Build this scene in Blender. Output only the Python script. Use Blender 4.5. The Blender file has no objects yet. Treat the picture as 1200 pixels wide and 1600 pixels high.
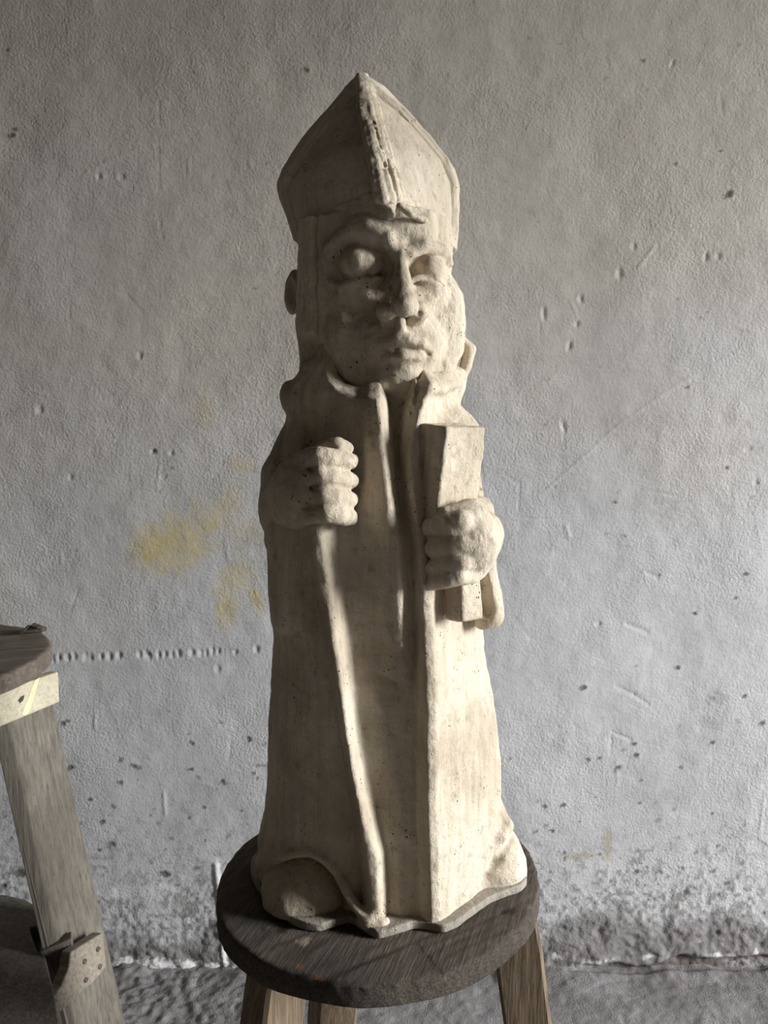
import bpy, math
import numpy as np
from mathutils import Vector, Matrix

# ------------------------------------------------------------------ camera, world, light, exposure
sc = bpy.context.scene
COL = sc.collection
ZS = 0.72                                   # height of the stool top in metres
CAM = np.array([0.0, -88.0, 51.5])          # camera in statue centimetres (origin: stool top under the statue)
PITCH = math.radians(5.5)
FPX = 1209.0                                # focal length in pixels of a 1200x1600 frame
cd = bpy.data.cameras.new('camera'); cam = bpy.data.objects.new('camera', cd); COL.objects.link(cam)
cam.location = (CAM[0]/100, CAM[1]/100, ZS+CAM[2]/100)
cam.rotation_euler = (math.pi/2-PITCH, 0, 0)
cd.sensor_fit = 'VERTICAL'; cd.sensor_height = 36.0; cd.lens = 36.0*FPX/1600.0; cd.clip_start = 0.02
sc.camera = cam
world = bpy.data.worlds.new('world'); sc.world = world; world.use_nodes = True
wn, wl = world.node_tree.nodes, world.node_tree.links
bg = wn['Background']; bg.inputs[1].default_value = 45.0
wt = wn.new('ShaderNodeTexCoord'); wx = wn.new('ShaderNodeSeparateXYZ'); wr = wn.new('ShaderNodeValToRGB')   # hazy sky above dull ground
wl.new(wt.outputs['Generated'], wx.inputs[0]); wl.new(wx.outputs['Z'], wr.inputs[0]); wl.new(wr.outputs[0], bg.inputs[0])
wr.color_ramp.elements[0].position = 0.0; wr.color_ramp.elements[0].color = (.075, .072, .066, 1)
wr.color_ramp.elements[1].position = 0.03; wr.color_ramp.elements[1].color = (.97, .98, 1.0, 1)

WIN_X, WIN_Y0, WIN_Y1, WIN_Z0, WIN_Z1 = 4.5, -1.45, -0.56, 0.60, 3.10   # opening in the right wall
pl = bpy.data.lights.new('window_portal', 'AREA'); pl.shape = 'RECTANGLE'; pl.size = WIN_Z1-WIN_Z0; pl.size_y = WIN_Y1-WIN_Y0
pl.cycles.is_portal = True
po = bpy.data.objects.new('window_portal', pl); COL.objects.link(po)
po.location = (WIN_X+.21, (WIN_Y0+WIN_Y1)/2, (WIN_Z0+WIN_Z1)/2); po.rotation_euler = (0, math.radians(90), 0)
vs = sc.view_settings
vs.view_transform = 'Standard'; vs.look = 'None'; vs.exposure = 1.03; vs.gamma = 1.0; vs.use_curve_mapping = False
sc.cycles.max_bounces = 6; sc.cycles.diffuse_bounces = 4
sc.cycles.use_denoising = True

# ------------------------------------------------------------------ helpers
def P(u, v, y=0.0):
    """statue-cm point seen at photo position (u, v) on the vertical plane at depth y"""
    d = np.array([(u-600)/FPX, math.cos(PITCH)+(800-v)/FPX*math.sin(PITCH), -math.sin(PITCH)+(800-v)/FPX*math.cos(PITCH)])
    return CAM + d*(y-CAM[1])/d[1]
def X_(u, v, y): return P(u, v, y)[0]

def hash3(i, j, k, seed):
    n = (i.astype(np.int64)*73856093) ^ (j.astype(np.int64)*19349663) ^ (k.astype(np.int64)*83492791) ^ (seed*2654435761)
    n = (n ^ (n >> 13)) * 1274126177 & 0x7fffffff
    n = (n ^ (n >> 15)) * 668265263 & 0x7fffffff
    return ((n ^ (n >> 13)) & 0xffff).astype(np.float32)/32767.5-1
def vnoise(x, y, z, seed=0):
    x, y, z = np.broadcast_arrays(x, y, z)
    xi, yi, zi = np.floor(x), np.floor(y), np.floor(z)
    fx, fy, fz = x-xi, y-yi, z-zi
    fx, fy, fz = [f*f*(3-2*f) for f in (fx, fy, fz)]
    r = 0
    for a in (0, 1):
        for b in (0, 1):
            for c in (0, 1):
                w = (fx if a else 1-fx)*(fy if b else 1-fy)*(fz if c else 1-fz)
                r = r + w*hash3(xi+a, yi+b, zi+c, seed)
    return r.astype(np.float32)
def hash2(i, j, seed): return hash3(i, j, np.zeros_like(i), seed)
def noise2(x, y, seed=0):
    x, y = np.broadcast_arrays(x, y)
    xi, yi = np.floor(x), np.floor(y)
    fx, fy = x-xi, y-yi
    fx = fx*fx*(3-2*fx); fy = fy*fy*(3-2*fy)
    r = 0
    for a in (0, 1):
        for b in (0, 1):
            r = r + (fx if a else 1-fx)*(fy if b else 1-fy)*hash2(xi+a, yi+b, seed)
    return r.astype(np.float32)
def fbm2(x, y, seed=0, oct=4, gain=.5):
    r = 0; a = 1.0
    for o in range(oct):
        r = r + a*noise2(x*2**o, y*2**o, seed+o*17); a *= gain
    return r
def sstep(a, b, x):
    t = np.clip((x-a)/(b-a), 0, 1); return t*t*(3-2*t)

def mesh_obj(name, verts, faces, mat, parent=None, smooth=True, colors=None):
    me = bpy.data.meshes.new(name)
    verts = np.asarray(verts, np.float32)
    if isinstance(faces, np.ndarray):
        n = faces.shape[1]
        me.vertices.add(len(verts)); me.vertices.foreach_set('co', verts.ravel())
        me.loops.add(faces.size); me.loops.foreach_set('vertex_index', faces.astype(np.int32).ravel())
        me.polygons.add(len(faces))
        me.polygons.foreach_set('loop_start', np.arange(0, faces.size, n, dtype=np.int32))
        me.update(calc_edges=True)
    else:
        me.from_pydata([tuple(map(float, v)) for v in verts], [], faces); me.update()
    me.validate()
    if smooth: me.polygons.foreach_set('use_smooth', np.ones(len(me.polygons), bool))
    if colors is not None:
        at = me.color_attributes.new('paint', 'FLOAT_COLOR', 'POINT')
        c = np.ones((len(verts), 4), np.float32); c[:, :3] = colors
        at.data.foreach_set('color', c.ravel())
    me.materials.append(mat)
    o = bpy.data.objects.new(name, me); COL.objects.link(o)
    if parent is not None: o.parent = parent
    return o
def tag(o, label=None, cat=None, group=None, kind=None):
    if label: o['label'] = label
    if cat: o['category'] = cat
    if group: o['group'] = group
    if kind: o['kind'] = kind
    return o
def empty(name, loc, rz=0.0):
    o = bpy.data.objects.new(name, None); COL.objects.link(o); o.location = loc; o.rotation_euler = (0, 0, rz)
    o.empty_display_size = .05
    return o

# ---- signed distance volumes turned into meshes by surface nets
class Vol:
    def __init__(s, lo, hi, h):
        s.lo = np.array(lo, float); s.h = h
        s.n = np.ceil((np.array(hi)-s.lo)/h).astype(int)+1
        s.ax = [(s.lo[i]+h*np.arange(s.n[i])).astype(np.float32) for i in range(3)]
        s.D = np.full(s.n, 50.0, np.float32)
    def sub(s, lo, hi):
        if lo is None: return tuple(slice(0, n) for n in s.n)
        r = []
        for i in range(3):
            a = int(np.clip(math.floor((lo[i]-s.lo[i])/s.h), 0, s.n[i])); b = int(np.clip(math.ceil((hi[i]-s.lo[i])/s.h)+1, 0, s.n[i]))
            r.append(slice(a, b))
        return tuple(r)
    def grid(s, sl):
        return s.ax[0][sl[0]][:, None, None], s.ax[1][sl[1]][None, :, None], s.ax[2][sl[2]][None, None, :]
    def op(s, prim, k=0.0, mode='add'):
        fn, lo, hi = prim
        m = max(k, .3)*1.5+2*s.h
        sl = s.sub(None if lo is None else np.array(lo)-m, None if lo is None else np.array(hi)+m)
        if any(q.stop <= q.start for q in sl): return s
        d = fn(*s.grid(sl)); D = s.D[sl]
        if mode == 'add':
            if k > 0:
                hh = np.clip(.5+.5*(D-d)/k, 0, 1); s.D[sl] = D*(1-hh)+d*hh-k*hh*(1-hh)
            else: s.D[sl] = np.minimum(D, d)
        elif mode == 'cut':
            d = -d
            if k > 0:
                hh = np.clip(.5-.5*(D-d)/k, 0, 1); s.D[sl] = D*(1-hh)+d*hh+k*hh*(1-hh)
            else: s.D[sl] = np.maximum(D, d)
        elif mode == 'and':
            if k > 0:
                hh = np.clip(.5-.5*(D-d)/k, 0, 1); s.D[sl] = D*(1-hh)+d*hh+k*hh*(1-hh)
            else: s.D[sl] = np.maximum(D, d)
        return s
    def add(s, prim, k=0.0): return s.op(prim, k, 'add')
    def cut(s, prim, k=0.0): return s.op(prim, k, 'cut')
    def rough(s, amp, scale, seed, stretch=(1, 1, 1)):
        b = 2*amp+3*s.h
        idx = np.nonzero(np.abs(s.D) < b)
        x, y, z = s.ax[0][idx[0]], s.ax[1][idx[1]], s.ax[2][idx[2]]
        s.D[idx] += amp*vnoise(x*scale*stretch[0], y*scale*stretch[1], z*scale*stretch[2], seed)
        return s
    def smooth(s):
        for ax in range(3):
            D = np.moveaxis(s.D, ax, 0); D[1:-1] = .25*D[:-2]+.5*D[1:-1]+.25*D[2:]
        return s
    def mesh(s):
        D = s.D; nx, ny, nz = D.shape
        S = D < 0
        cnt = np.zeros((nx-1, ny-1, nz-1), np.int8)
        for a in (0, 1):
            for b in (0, 1):
                for c in (0, 1): cnt += S[a:nx-1+a, b:ny-1+b, c:nz-1+c]
        act = (cnt > 0) & (cnt < 8)
        ci = np.nonzero(act); N = len(ci[0])
        vid = np.full(act.shape, -1, np.int32); vid[ci] = np.arange(N)
        acc = np.zeros((N, 3), np.float32); num = np.zeros(N, np.float32)
        corners = [(a, b, c) for a in (0, 1) for b in (0, 1) for c in (0, 1)]
        val = {q: D[ci[0]+q[0], ci[1]+q[1], ci[2]+q[2]] for q in corners}
        for p in corners:
            for ax in range(3):
                if p[ax]: continue
                q = list(p); q[ax] = 1; q = tuple(q)
                a, b = val[p], val[q]; m = (a < 0) != (b < 0)
                t = np.where(m, a/np.where(m, a-b, 1), 0)
                pt = np.tile(np.array(p, np.float32), (N, 1)); pt[:, ax] = t
                acc += pt*m[:, None]; num += m
        V = acc/num[:, None]+np.stack(ci, 1)
        V = V*s.h+s.lo
        F = []
        for ax in range(3):
            o1, o2 = [(1, 2), (2, 0), (0, 1)][ax]
            sl0 = [slice(1, n-1) for n in D.shape]; sl0[ax] = slice(0, D.shape[ax]-1)
            sl1 = list(sl0); sl1[ax] = slice(1, D.shape[ax])
            A, B = S[tuple(sl0)], S[tuple(sl1)]
            for flip in (0, 1):
                e = np.nonzero((A & ~B) if not flip else (~A & B))
                base = [e[i]+(1 if i != ax else 0) for i in range(3)]
                def cell(d1, d2):
                    q = [base[0].copy(), base[1].copy(), base[2].copy()]; q[o1] = q[o1]-1+d1; q[o2] = q[o2]-1+d2
                    return vid[q[0], q[1], q[2]]
                quad = [cell(0, 0), cell(1, 0), cell(1, 1), cell(0, 1)]
                if flip: quad = quad[::-1]
                F.append(np.stack(quad, 1))
        return V, np.concatenate(F)

def rotm(rx=0, ry=0, rz=0):
    return np.array(Matrix.Rotation(math.radians(rz), 3, 'Z') @ Matrix.Rotation(math.radians(rx), 3, 'X') @ Matrix.Rotation(math.radians(ry), 3, 'Y'))
def ell(c, r, R=None):
    c = np.asarray(c, float); r = np.asarray(r, float)
    def f(x, y, z):
        p = [x-c[0], y-c[1], z-c[2]]
        if R is not None: p = [R[0, i]*p[0]+R[1, i]*p[1]+R[2, i]*p[2] for i in range(3)]
        k0 = np.sqrt(sum((p[i]/r[i])**2 for i in range(3))); k1 = np.sqrt(sum((p[i]/r[i]**2)**2 for i in range(3)))
        return k0*(k0-1)/(k1+1e-6)
    m = r if R is None else np.full(3, r.max())
    return f, c-m, c+m
def box(c, hs, R=None, rd=.2):
    c = np.asarray(c, float); hs = np.asarray(hs, float)
    def f(x, y, z):
        p = [x-c[0], y-c[1], z-c[2]]
        if R is not None: p = [R[0, i]*p[0]+R[1, i]*p[1]+R[2, i]*p[2] for i in range(3)]
        q = [np.abs(p[i])-(hs[i]-rd) for i in range(3)]
        return np.sqrt(sum(np.maximum(a, 0)**2 for a in q))+np.minimum(np.maximum(np.maximum(q[0], q[1]), q[2]), 0)-rd
    m = hs if R is None else np.full(3, np.linalg.norm(hs))
    return f, c-m, c+m
def chain(pts, rad, sq=(1, 1, 1)):
    """tube of varying radius through pts; sq squashes space per axis"""
    pts = np.asarray(pts, float); rad = np.broadcast_to(np.asarray(rad, float), (len(pts),)); s = np.asarray(sq, float)
    def f(x, y, z):
        d = None
        for a, b, ra, rb in zip(pts[:-1], pts[1:], rad[:-1], rad[1:]):
            ab = (b-a)*s; L = float(ab@ab)+1e-9
            px, py, pz = (x-a[0])*s[0], (y-a[1])*s[1], (z-a[2])*s[2]
            t = np.clip((px*ab[0]+py*ab[1]+pz*ab[2])/L, 0, 1)
            e = np.sqrt((px-t*ab[0])**2+(py-t*ab[1])**2+(pz-t*ab[2])**2)-(ra+(rb-ra)*t)
            d = e if d is None else np.minimum(d, e)
        return d
    R = rad.max()/s
    return f, pts.min(0)-R, pts.max(0)+R
def PC(pxs, rad, sq=(1, 1, 1)):
    return chain([P(*q) for q in pxs], rad, sq)
def hit(vol, u, v_):
    """first surface point of the volume seen at photo position (u, v)"""
    d = P(u, v_, 0)-CAM; d = d/np.linalg.norm(d); t = np.arange(55, 115, vol.h*.5)
    q = CAM+d*t[:, None]; i = (q-vol.lo)/vol.h
    ok = np.all((i >= 0) & (i < vol.n-1.01), 1); t, q, i = t[ok], q[ok], i[ok]
    f0 = np.floor(i).astype(int); fr = i-f0; D = 0
    for a in (0, 1):
        for b in (0, 1):
            for c in (0, 1):
                w = (fr[:, 0] if a else 1-fr[:, 0])*(fr[:, 1] if b else 1-fr[:, 1])*(fr[:, 2] if c else 1-fr[:, 2])
                D = D+w*vol.D[f0[:, 0]+a, f0[:, 1]+b, f0[:, 2]+c]
    k = np.nonzero(D < 0)[0]
    return (q[k[0]] if len(k) else P(u, v_, -6))
def SC(vol, pxs, rad, lift=0.0, sq=(1, 1, 1), dense=6):
    """chain laid on the surface under photo positions; lift > 0 raises it towards the viewer"""
    pts = []; rr = []; rad = np.broadcast_to(np.asarray(rad, float), (len(pxs),))
    for i in range(len(pxs)-1):
        for t in np.arange(dense)/dense:
            pts.append((pxs[i][0]*(1-t)+pxs[i+1][0]*t, pxs[i][1]*(1-t)+pxs[i+1][1]*t)); rr.append(rad[i]*(1-t)+rad[i+1]*t)
    pts.append(pxs[-1]); rr.append(rad[-1])
    Q = np.array([hit(vol, *p) for p in pts]); n = (CAM-Q)/np.linalg.norm(CAM-Q, axis=1)[:, None]
    return chain(Q+n*lift, rr, sq)
NT = 1440
def polar_table(poly_fn, zs, sig=2):
    T = np.zeros((len(zs), NT), np.float32); th = (np.arange(NT)+.5)/NT*2*np.pi-np.pi
    ker = np.exp(-.5*(np.arange(-6, 7)/sig)**2); ker /= ker.sum()
    for i, z in enumerate(zs):
        p = np.asarray(poly_fn(z), float); q = np.roll(p, -1, 0)
        t = np.linspace(0, 1, 60, endpoint=False)[None, :, None]
        d = (p[:, None]*(1-t)+q[:, None]*t).reshape(-1, 2)
        a = np.arctan2(d[:, 1], d[:, 0]); r = np.hypot(d[:, 0], d[:, 1]); o = np.argsort(a); a, r = a[o], r[o]
        R = np.interp(th, np.r_[a[-1]-2*np.pi, a, a[0]+2*np.pi], np.r_[r[-1], r, r[0]])
        T[i] = np.convolve(np.r_[R[-6:], R, R[:6]], ker, 'valid')
    return T
def polar(T, zs, off=0.0, ztop=None, zlo=None, slope=0.0):
    z0, dz = zs[0], zs[1]-zs[0]; rm = T.max()+.6
    def f(x, y, z):
        a = (np.arctan2(y, x)+np.pi)/(2*np.pi)*NT-.5
        i0 = np.floor(a).astype(int); ft = (a-i0)[..., 0] if a.shape[2] == 1 else a-i0
        zc = np.clip((z-z0)/dz, 0, len(zs)-1.001); k0 = np.floor(zc).astype(int)[0, 0]; fz = (zc-np.floor(zc))[0, 0]
        r = np.sqrt(x*x+y*y)[..., 0]; i0 = i0[..., 0]
        A = T[:, i0 % NT]*(1-ft)+T[:, (i0+1) % NT]*ft            # level, x, y
        R = A[k0]*(1-fz)[:, None, None]+A[k0+1]*fz[:, None, None]
        d = (r[None]-R).transpose(1, 2, 0)-(off(np.arctan2(y, x)) if callable(off) else off)
        if zlo is not None: d = np.maximum(d, zlo-z)
        if ztop is not None:
            zt = ztop(np.arctan2(y, x)) if callable(ztop) else ztop
            d = np.maximum(d, (z-zt+slope*np.maximum(-d, 0))/math.sqrt(1+slope*slope))
        return d.astype(np.float32)
    return f, (-rm, -rm, zs[0]), (rm, rm, zs[-1])

# ------------------------------------------------------------------ materials
def new_mat(name):
    m = bpy.data.materials.new(name); m.use_nodes = True
    nt = m.node_tree; b = nt.nodes['Principled BSDF']; b.inputs['Specular IOR Level'].default_value = .25
    return m, nt, b
def nd(nt, typ, **kw):
    n = nt.nodes.new(typ)
    for k, v in kw.items():
        if k.startswith('in_'): n.inputs[k[3:].replace('_', ' ')].default_value = v
        else: setattr(n, k, v)
    return n
def ramp(nt, src, stops):
    r = nt.nodes.new('ShaderNodeValToRGB'); e = r.color_ramp.elements
    while len(e) < len(stops): e.new(.5)
    for q, (p, c) in zip(e, stops):
        q.position = p; q.color = (*c, 1) if len(c) == 3 else c
    nt.links.new(src, r.inputs[0]); return r
def coords(nt, scale=(1, 1, 1), rot=(0, 0, 0)):
    t = nt.nodes.new('ShaderNodeTexCoord'); m = nt.nodes.new('ShaderNodeMapping'); r = nt.nodes.new('ShaderNodeMapping')
    m.inputs['Scale'].default_value = scale; r.inputs['Rotation'].default_value = rot
    nt.links.new(t.outputs['Object'], r.inputs['Vector']); nt.links.new(r.outputs['Vector'], m.inputs['Vector']); return m.outputs['Vector']
def noise(nt, vec, scale, detail=5, rough=.55):
    n = nd(nt, 'ShaderNodeTexNoise'); n.inputs['Scale'].default_value = scale; n.inputs['Detail'].default_value = detail; n.inputs['Roughness'].default_value = rough
    nt.links.new(vec, n.inputs['Vector']); return n.outputs['Fac']
def mix(nt, fac, a, b, mode='MIX'):
    m = nt.nodes.new('ShaderNodeMix'); m.data_type = 'RGBA'; m.blend_type = mode
    for s, v in ((m.inputs[0], fac), (m.inputs[6], a), (m.inputs[7], b)):
        if isinstance(v, (int, float)): s.default_value = v
        elif isinstance(v, tuple): s.default_value = (*v, 1) if len(v) == 3 else v
        else: nt.links.new(v, s)
    return m.outputs[2]
def bump(nt, h, strength, dist, prev=None):
    b = nt.nodes.new('ShaderNodeBump'); b.inputs['Strength'].default_value = strength; b.inputs['Distance'].default_value = dist
    nt.links.new(h, b.inputs['Height'])
    if prev is not None: nt.links.new(prev, b.inputs['Normal'])
    return b.outputs['Normal']

def plaster_mat(name, light, dark, grime, streak=1.0, smoothness=0.0):
    m, nt, b = new_mat(name); v = coords(nt); vsn = coords(nt, (9, 9, 1.0))
    big = noise(nt, v, 9, 5, .6); st = noise(nt, vsn, 14, 6, .65); fine = noise(nt, v, 90, 4, .6)
    c1 = mix(nt, ramp(nt, big, [(.36, (0, 0, 0)), (.60, (1, 1, 1))]).outputs[0], dark, light)
    c2 = mix(nt, ramp(nt, st, [(.30, (.38*streak,)*3), (.58, (0, 0, 0))]).outputs[0], c1, grime)
    c3 = mix(nt, ramp(nt, fine, [(.28, (.6, .6, .6)), (.42, (0, 0, 0))]).outputs[0], c2, grime)
    # pinholes in the cast
    vo = nd(nt, 'ShaderNodeTexVoronoi'); vo.inputs['Scale'].default_value = 170; nt.links.new(v, vo.inputs['Vector'])
    pit_sz = ramp(nt, noise(nt, v, 30, 3, .6), [(.46, (0, 0, 0)), (.70, (.24, .24, .24))])
    lt = nd(nt, 'ShaderNodeMath', operation='LESS_THAN'); nt.links.new(vo.outputs['Distance'], lt.inputs[0]); nt.links.new(pit_sz.outputs[0], lt.inputs[1])
    c4 = mix(nt, lt.outputs[0], c3, tuple(.55*g for g in grime))
    nt.links.new(c4, b.inputs['Base Color']); b.inputs['Roughness'].default_value = .82
    n1 = bump(nt, noise(nt, v, 60, 7, .68), .7*(1-smoothness), .007)
    n2 = bump(nt, st, .16, .004, n1)
    inv = nd(nt, 'ShaderNodeMath', operation='SUBTRACT'); inv.inputs[0].default_value = 1; nt.links.new(lt.outputs[0], inv.inputs[1])
    n3 = bump(nt, inv.outputs[0], .5, .0015, n2)
    n4 = bump(nt, noise(nt, v, 300, 4, .65), .4, .0015, n3)
    nt.links.new(n4, b.inputs['Normal']); return m
PL = plaster_mat('cast_plaster', (.72, .63, .49), (.50, .42, .31), (.28, .228, .165))
PLM = plaster_mat('mitre_plaster', (.68, .60, .47), (.50, .43, .325), (.31, .255, .18), .8, .45)
PLB = plaster_mat('base_plaster', (.40, .36, .30), (.30, .27, .22), (.20, .18, .15))

def wood_mat(name, cols, axis, gscale=1.0, bstr=.5, paint=False, rz=0.0, fine=150.0):
    m, nt, b = new_mat(name)
    s = [fine*gscale]*3; s[axis] = fine*.055*gscale
    v = coords(nt, tuple(s), (0, 0, rz)); vo = coords(nt)
    g = noise(nt, v, 1.0, 7, .62); g2 = noise(nt, v, 2.6, 5, .7); blo = noise(nt, vo, 7, 4, .6)
    c = ramp(nt, g, [(.30, cols[0]), (.50, cols[1]), (.72, cols[2])]).outputs[0]
    c = mix(nt, ramp(nt, blo, [(.35, (.55, .55, .55)), (.62, (0, 0, 0))]).outputs[0], c, cols[0])
    c = mix(nt, ramp(nt, g2, [(.30, (.75, .75, .75)), (.45, (0, 0, 0))]).outputs[0], c, tuple(.45*q for q in cols[0]))
    if paint:
        a = nd(nt, 'ShaderNodeVertexColor', layer_name='paint')
        c = mix(nt, 1.0, c, a.outputs[0], 'MULTIPLY')
    nt.links.new(c, b.inputs['Base Color']); b.inputs['Roughness'].default_value = .75
    n1 = bump(nt, g, bstr, .0035); n2 = bump(nt, g2, bstr*.8, .0015, n1); nt.links.new(n2, b.inputs['Normal'])
    return m
W_TOP = wood_mat('weathered_dark_wood', [(.050, .040, .031), (.12, .097, .075), (.22, .187, .152)], 0, 1.0, 1.0, True, math.radians(-70), 420.0)
W_LEG = wood_mat('stool_leg_wood', [(.10, .072, .045), (.21, .155, .10), (.33, .25, .165)], 2)
W_STAND = wood_mat('grey_weathered_wood', [(.085, .073, .057), (.15, .133, .107), (.22, .20, .165)], 2)
W_STTOP = wood_mat('brown_stand_wood', [(.10, .08, .062), (.18, .148, .118), (.27, .23, .19)], 0, 1.0, .9, False, math.radians(-20))
W_PALE = wood_mat('pale_apron_wood', [(.38, .33, .23), (.52, .47, .35), (.62, .57, .45)], 0, .8, .3, True)
W_BRACE = wood_mat('brace_wood', [(.17, .145, .11), (.27, .235, .185), (.36, .32, .26)], 0)
def plain(name, col, rough=.6, metal=0.0):
    m, nt, b = new_mat(name); v = coords(nt); f = noise(nt, v, 60, 4)
    nt.links.new(mix(nt, ramp(nt, f, [(.35, (0, 0, 0)), (.7, (1, 1, 1))]).outputs[0], tuple(.7*c for c in col), col), b.inputs['Base Color'])
    b.inputs['Roughness'].default_value = rough; b.inputs['Metallic'].default_value = metal; return m
M_SCREW = plain('rusty_screw', (.16, .13, .10), .5, .6)
M_FRAME = plain('window_frame_paint', (.35, .33, .30))
M_ROOM = plain('room_plaster', (.10, .088, .075), .9)

def wall_mat(name, fine=170, fb=.5):
    m, nt, b = new_mat(name); v = coords(nt)
    a = nd(nt, 'ShaderNodeVertexColor', layer_name='paint')
    n = noise(nt, v, 38, 6, .65)
    c = mix(nt, 1.0, a.outputs[0], ramp(nt, n, [(.3, (.86, .86, .86)), (.65, (1, 1, 1))]).outputs[0], 'MULTIPLY')
    nt.links.new(c, b.inputs['Base Color']); b.inputs['Roughness'].default_value = .62; b.inputs['Specular IOR Level'].default_value = .35
    msk = ramp(nt, noise(nt, v, 4, 3, .5), [(.35, (.35, .35, .35)), (.62, (1, 1, 1))]).outputs[0]
    mul = nd(nt, 'ShaderNodeMath', operation='MULTIPLY'); nt.links.new(noise(nt, v, fine, 3, .55), mul.inputs[0]); nt.links.new(msk, mul.inputs[1])
    n1 = bump(nt, mul.outputs[0], fb, .004)
    nt.links.new(bump(nt, noise(nt, v, 22, 5, .6), .22, .012, n1), b.inputs['Normal']); return m
M_WALL = wall_mat('painted_rough_plaster')
M_FLOOR = wall_mat('rough_concrete', 260, .7)

# ------------------------------------------------------------------ the room
YW = 0.828                                   # back wall plane
RX0, RX1, RY0, RZ1 = -2.4, WIN_X, -3.5, 3.8
def axis_lines(lo, hi, dlo, dhi, step, coarse=.25):
    a = np.arange(lo, dlo, coarse); b = np.arange(dlo, dhi, step); c = np.arange(dhi, hi, coarse)
    return np.unique(np.r_[a, b, c, hi])
def grid_faces(n, m):
    i = np.arange(n*m).reshape(n, m)
    return np.stack([i[:-1, :-1], i[1:, :-1], i[1:, 1:], i[:-1, 1:]], -1).reshape(-1, 4)
def wpx(u, v):                               # photo position -> (x, z) metres on the back wall
    q = P(u, v, YW*100); return q[0]/100, q[2]/100+ZS

rng = np.random.default_rng(7)
xs = axis_lines(RX0, RX1, -1.3, 1.3, .0036); zs_ = axis_lines(-.09, RZ1, -.09, 2.35, .0036)
GX, GZ = np.meshgrid(xs, zs_, indexing='ij')
H = .006*fbm2(GX*1.6, GZ*1.6, 3, 3)+.0016*fbm2(GX*9, GZ*7, 9, 3)     # height towards the room
colw = np.ones(GX.shape+(3,), np.float32)*np.array([.535, .535, .538], np.float32)
t = fbm2(GX*2.2, GZ*2.2, 21, 4)
colw *= (1+.05*t)[..., None]
warm = sstep(-.4, .9, .6*fbm2(GX*1.4+5, GZ*1.4, 31, 3)+.8*(GZ-1.2)-.4*GX)
colw *= 1-warm[..., None]*np.array([.02, .09, .21])
def blotch(u, v, ru, rv, col, amt, rot=0, seed=0, edge=.5, rag=.6):
    global colw
    x, z = wpx(u, v); s = 1/690.
    dx, dz = (GX-x)/s, (GZ-z)/s
    m = (np.abs(dx) < ru*2.5+rv*2.5) & (np.abs(dz) < ru*2.5+rv*2.5)
    a = math.radians(rot); dx, dz = dx[m], dz[m]
    p, q = dx*math.cos(a)+dz*math.sin(a), -dx*math.sin(a)+dz*math.cos(a)
    r = np.sqrt((p/ru)**2+(q/rv)**2)+rag*fbm2(dx/max(6, rv)*1.3+seed*7, dz/max(6, rv)*1.3, 50+seed, 3)
    w = (amt*(1-sstep(1-edge, 1+edge, r)))[..., None]
    colw[m] = colw[m]*(1-w)+w*np.array(col, np.float32)
def dent(u, v, ru, rv, h, rot=0, rim=.4):
    global H
    x, z = wpx(u, v); s = 1/690.
    dx, dz = (GX-x)/s, (GZ-z)/s
    m = (np.abs(dx) < 3*max(ru, rv)) & (np.abs(dz) < 3*max(ru, rv))
    a = math.radians(rot); dx, dz = dx[m], dz[m]
    p, q = dx*math.cos(a)+dz*math.sin(a), -dx*math.sin(a)+dz*math.cos(a)
    r = np.sqrt((p/ru)**2+(q/rv)**2)
    H[m] += h*(1-sstep(.35, 1.0, r))-rim*h*(1-sstep(.9, 1.9, r))*sstep(.5, 1.0, r)
def scratch(pts, w, h, col=None, amt=.6):
    global H, colw
    q = [wpx(*p) for p in pts]; s = 1/690.
    for (x0, z0), (x1, z1) in zip(q[:-1], q[1:]):
        m = (GX > min(x0, x1)-.03) & (GX < max(x0, x1)+.03) & (GZ > min(z0, z1)-.03) & (GZ < max(z0, z1)+.03)
        ax, az = GX[m]-x0, GZ[m]-z0; bx, bz = x1-x0, z1-z0
        tt = np.clip((ax*bx+az*bz)/(bx*bx+bz*bz+1e-9), 0, 1)
        d = np.hypot(ax-tt*bx, az-tt*bz)/s
        k = 1-sstep(.4*w, 1.6*w, d)
        H[m] += h*k
        if col is not None: colw[m] = colw[m]*(1-amt*k[..., None])+amt*k[..., None]*np.array(col, np.float32)
# yellow stain
YEL = (.56, .45, .17)
for q in [(268, 858, 55, 24, .50, 20), (235, 850, 22, 28, .40, 0), (300, 875, 26, 9, .45, 50), (305, 815, 60, 22, .28, 30), (345, 800, 40, 12, .26, 45),
          (366, 900, 26, 34, .42, 0), (352, 955, 18, 26, .52, -35), (400, 935, 8, 30, .6, 15), (385, 830, 26, 16, .28, 0), (380, 728, 16, 12, .40, 0), (318, 640, 16, 26, .22, 0),
          (268, 815, 12, 26, .25, 0), (262, 885, 10, 10, .35, 40)]:
    blotch(q[0], q[1], q[2], q[3], YEL, q[4], q[5], int(q[0]) % 17, .7, .5)
blotch(905, 1338, 26, 5, (.42, .37, .22), .6, 5, 3); blotch(950, 1325, 8, 22, (.36, .33, .22), .6, 0, 4)
# rubbed dark patches, right
for q in [(1120, 1112, 12, 28, .45), (1080, 1160, 55, 24, .22), (1075, 1220, 45, 42, .20), (1030, 1250, 60, 18, .16), (850, 1170, 30, 20, .14), (1010, 790, 70, 18, .12), (1150, 700, 80, 12, .14), (1000, 660, 120, 10, .14), (850, 560, 120, 6, .10)]:
    blotch(q[0], q[1], q[2], q[3], (.25, .235, .215), q[4], 0, int(q[1]) % 13, .8, .8)
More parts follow.
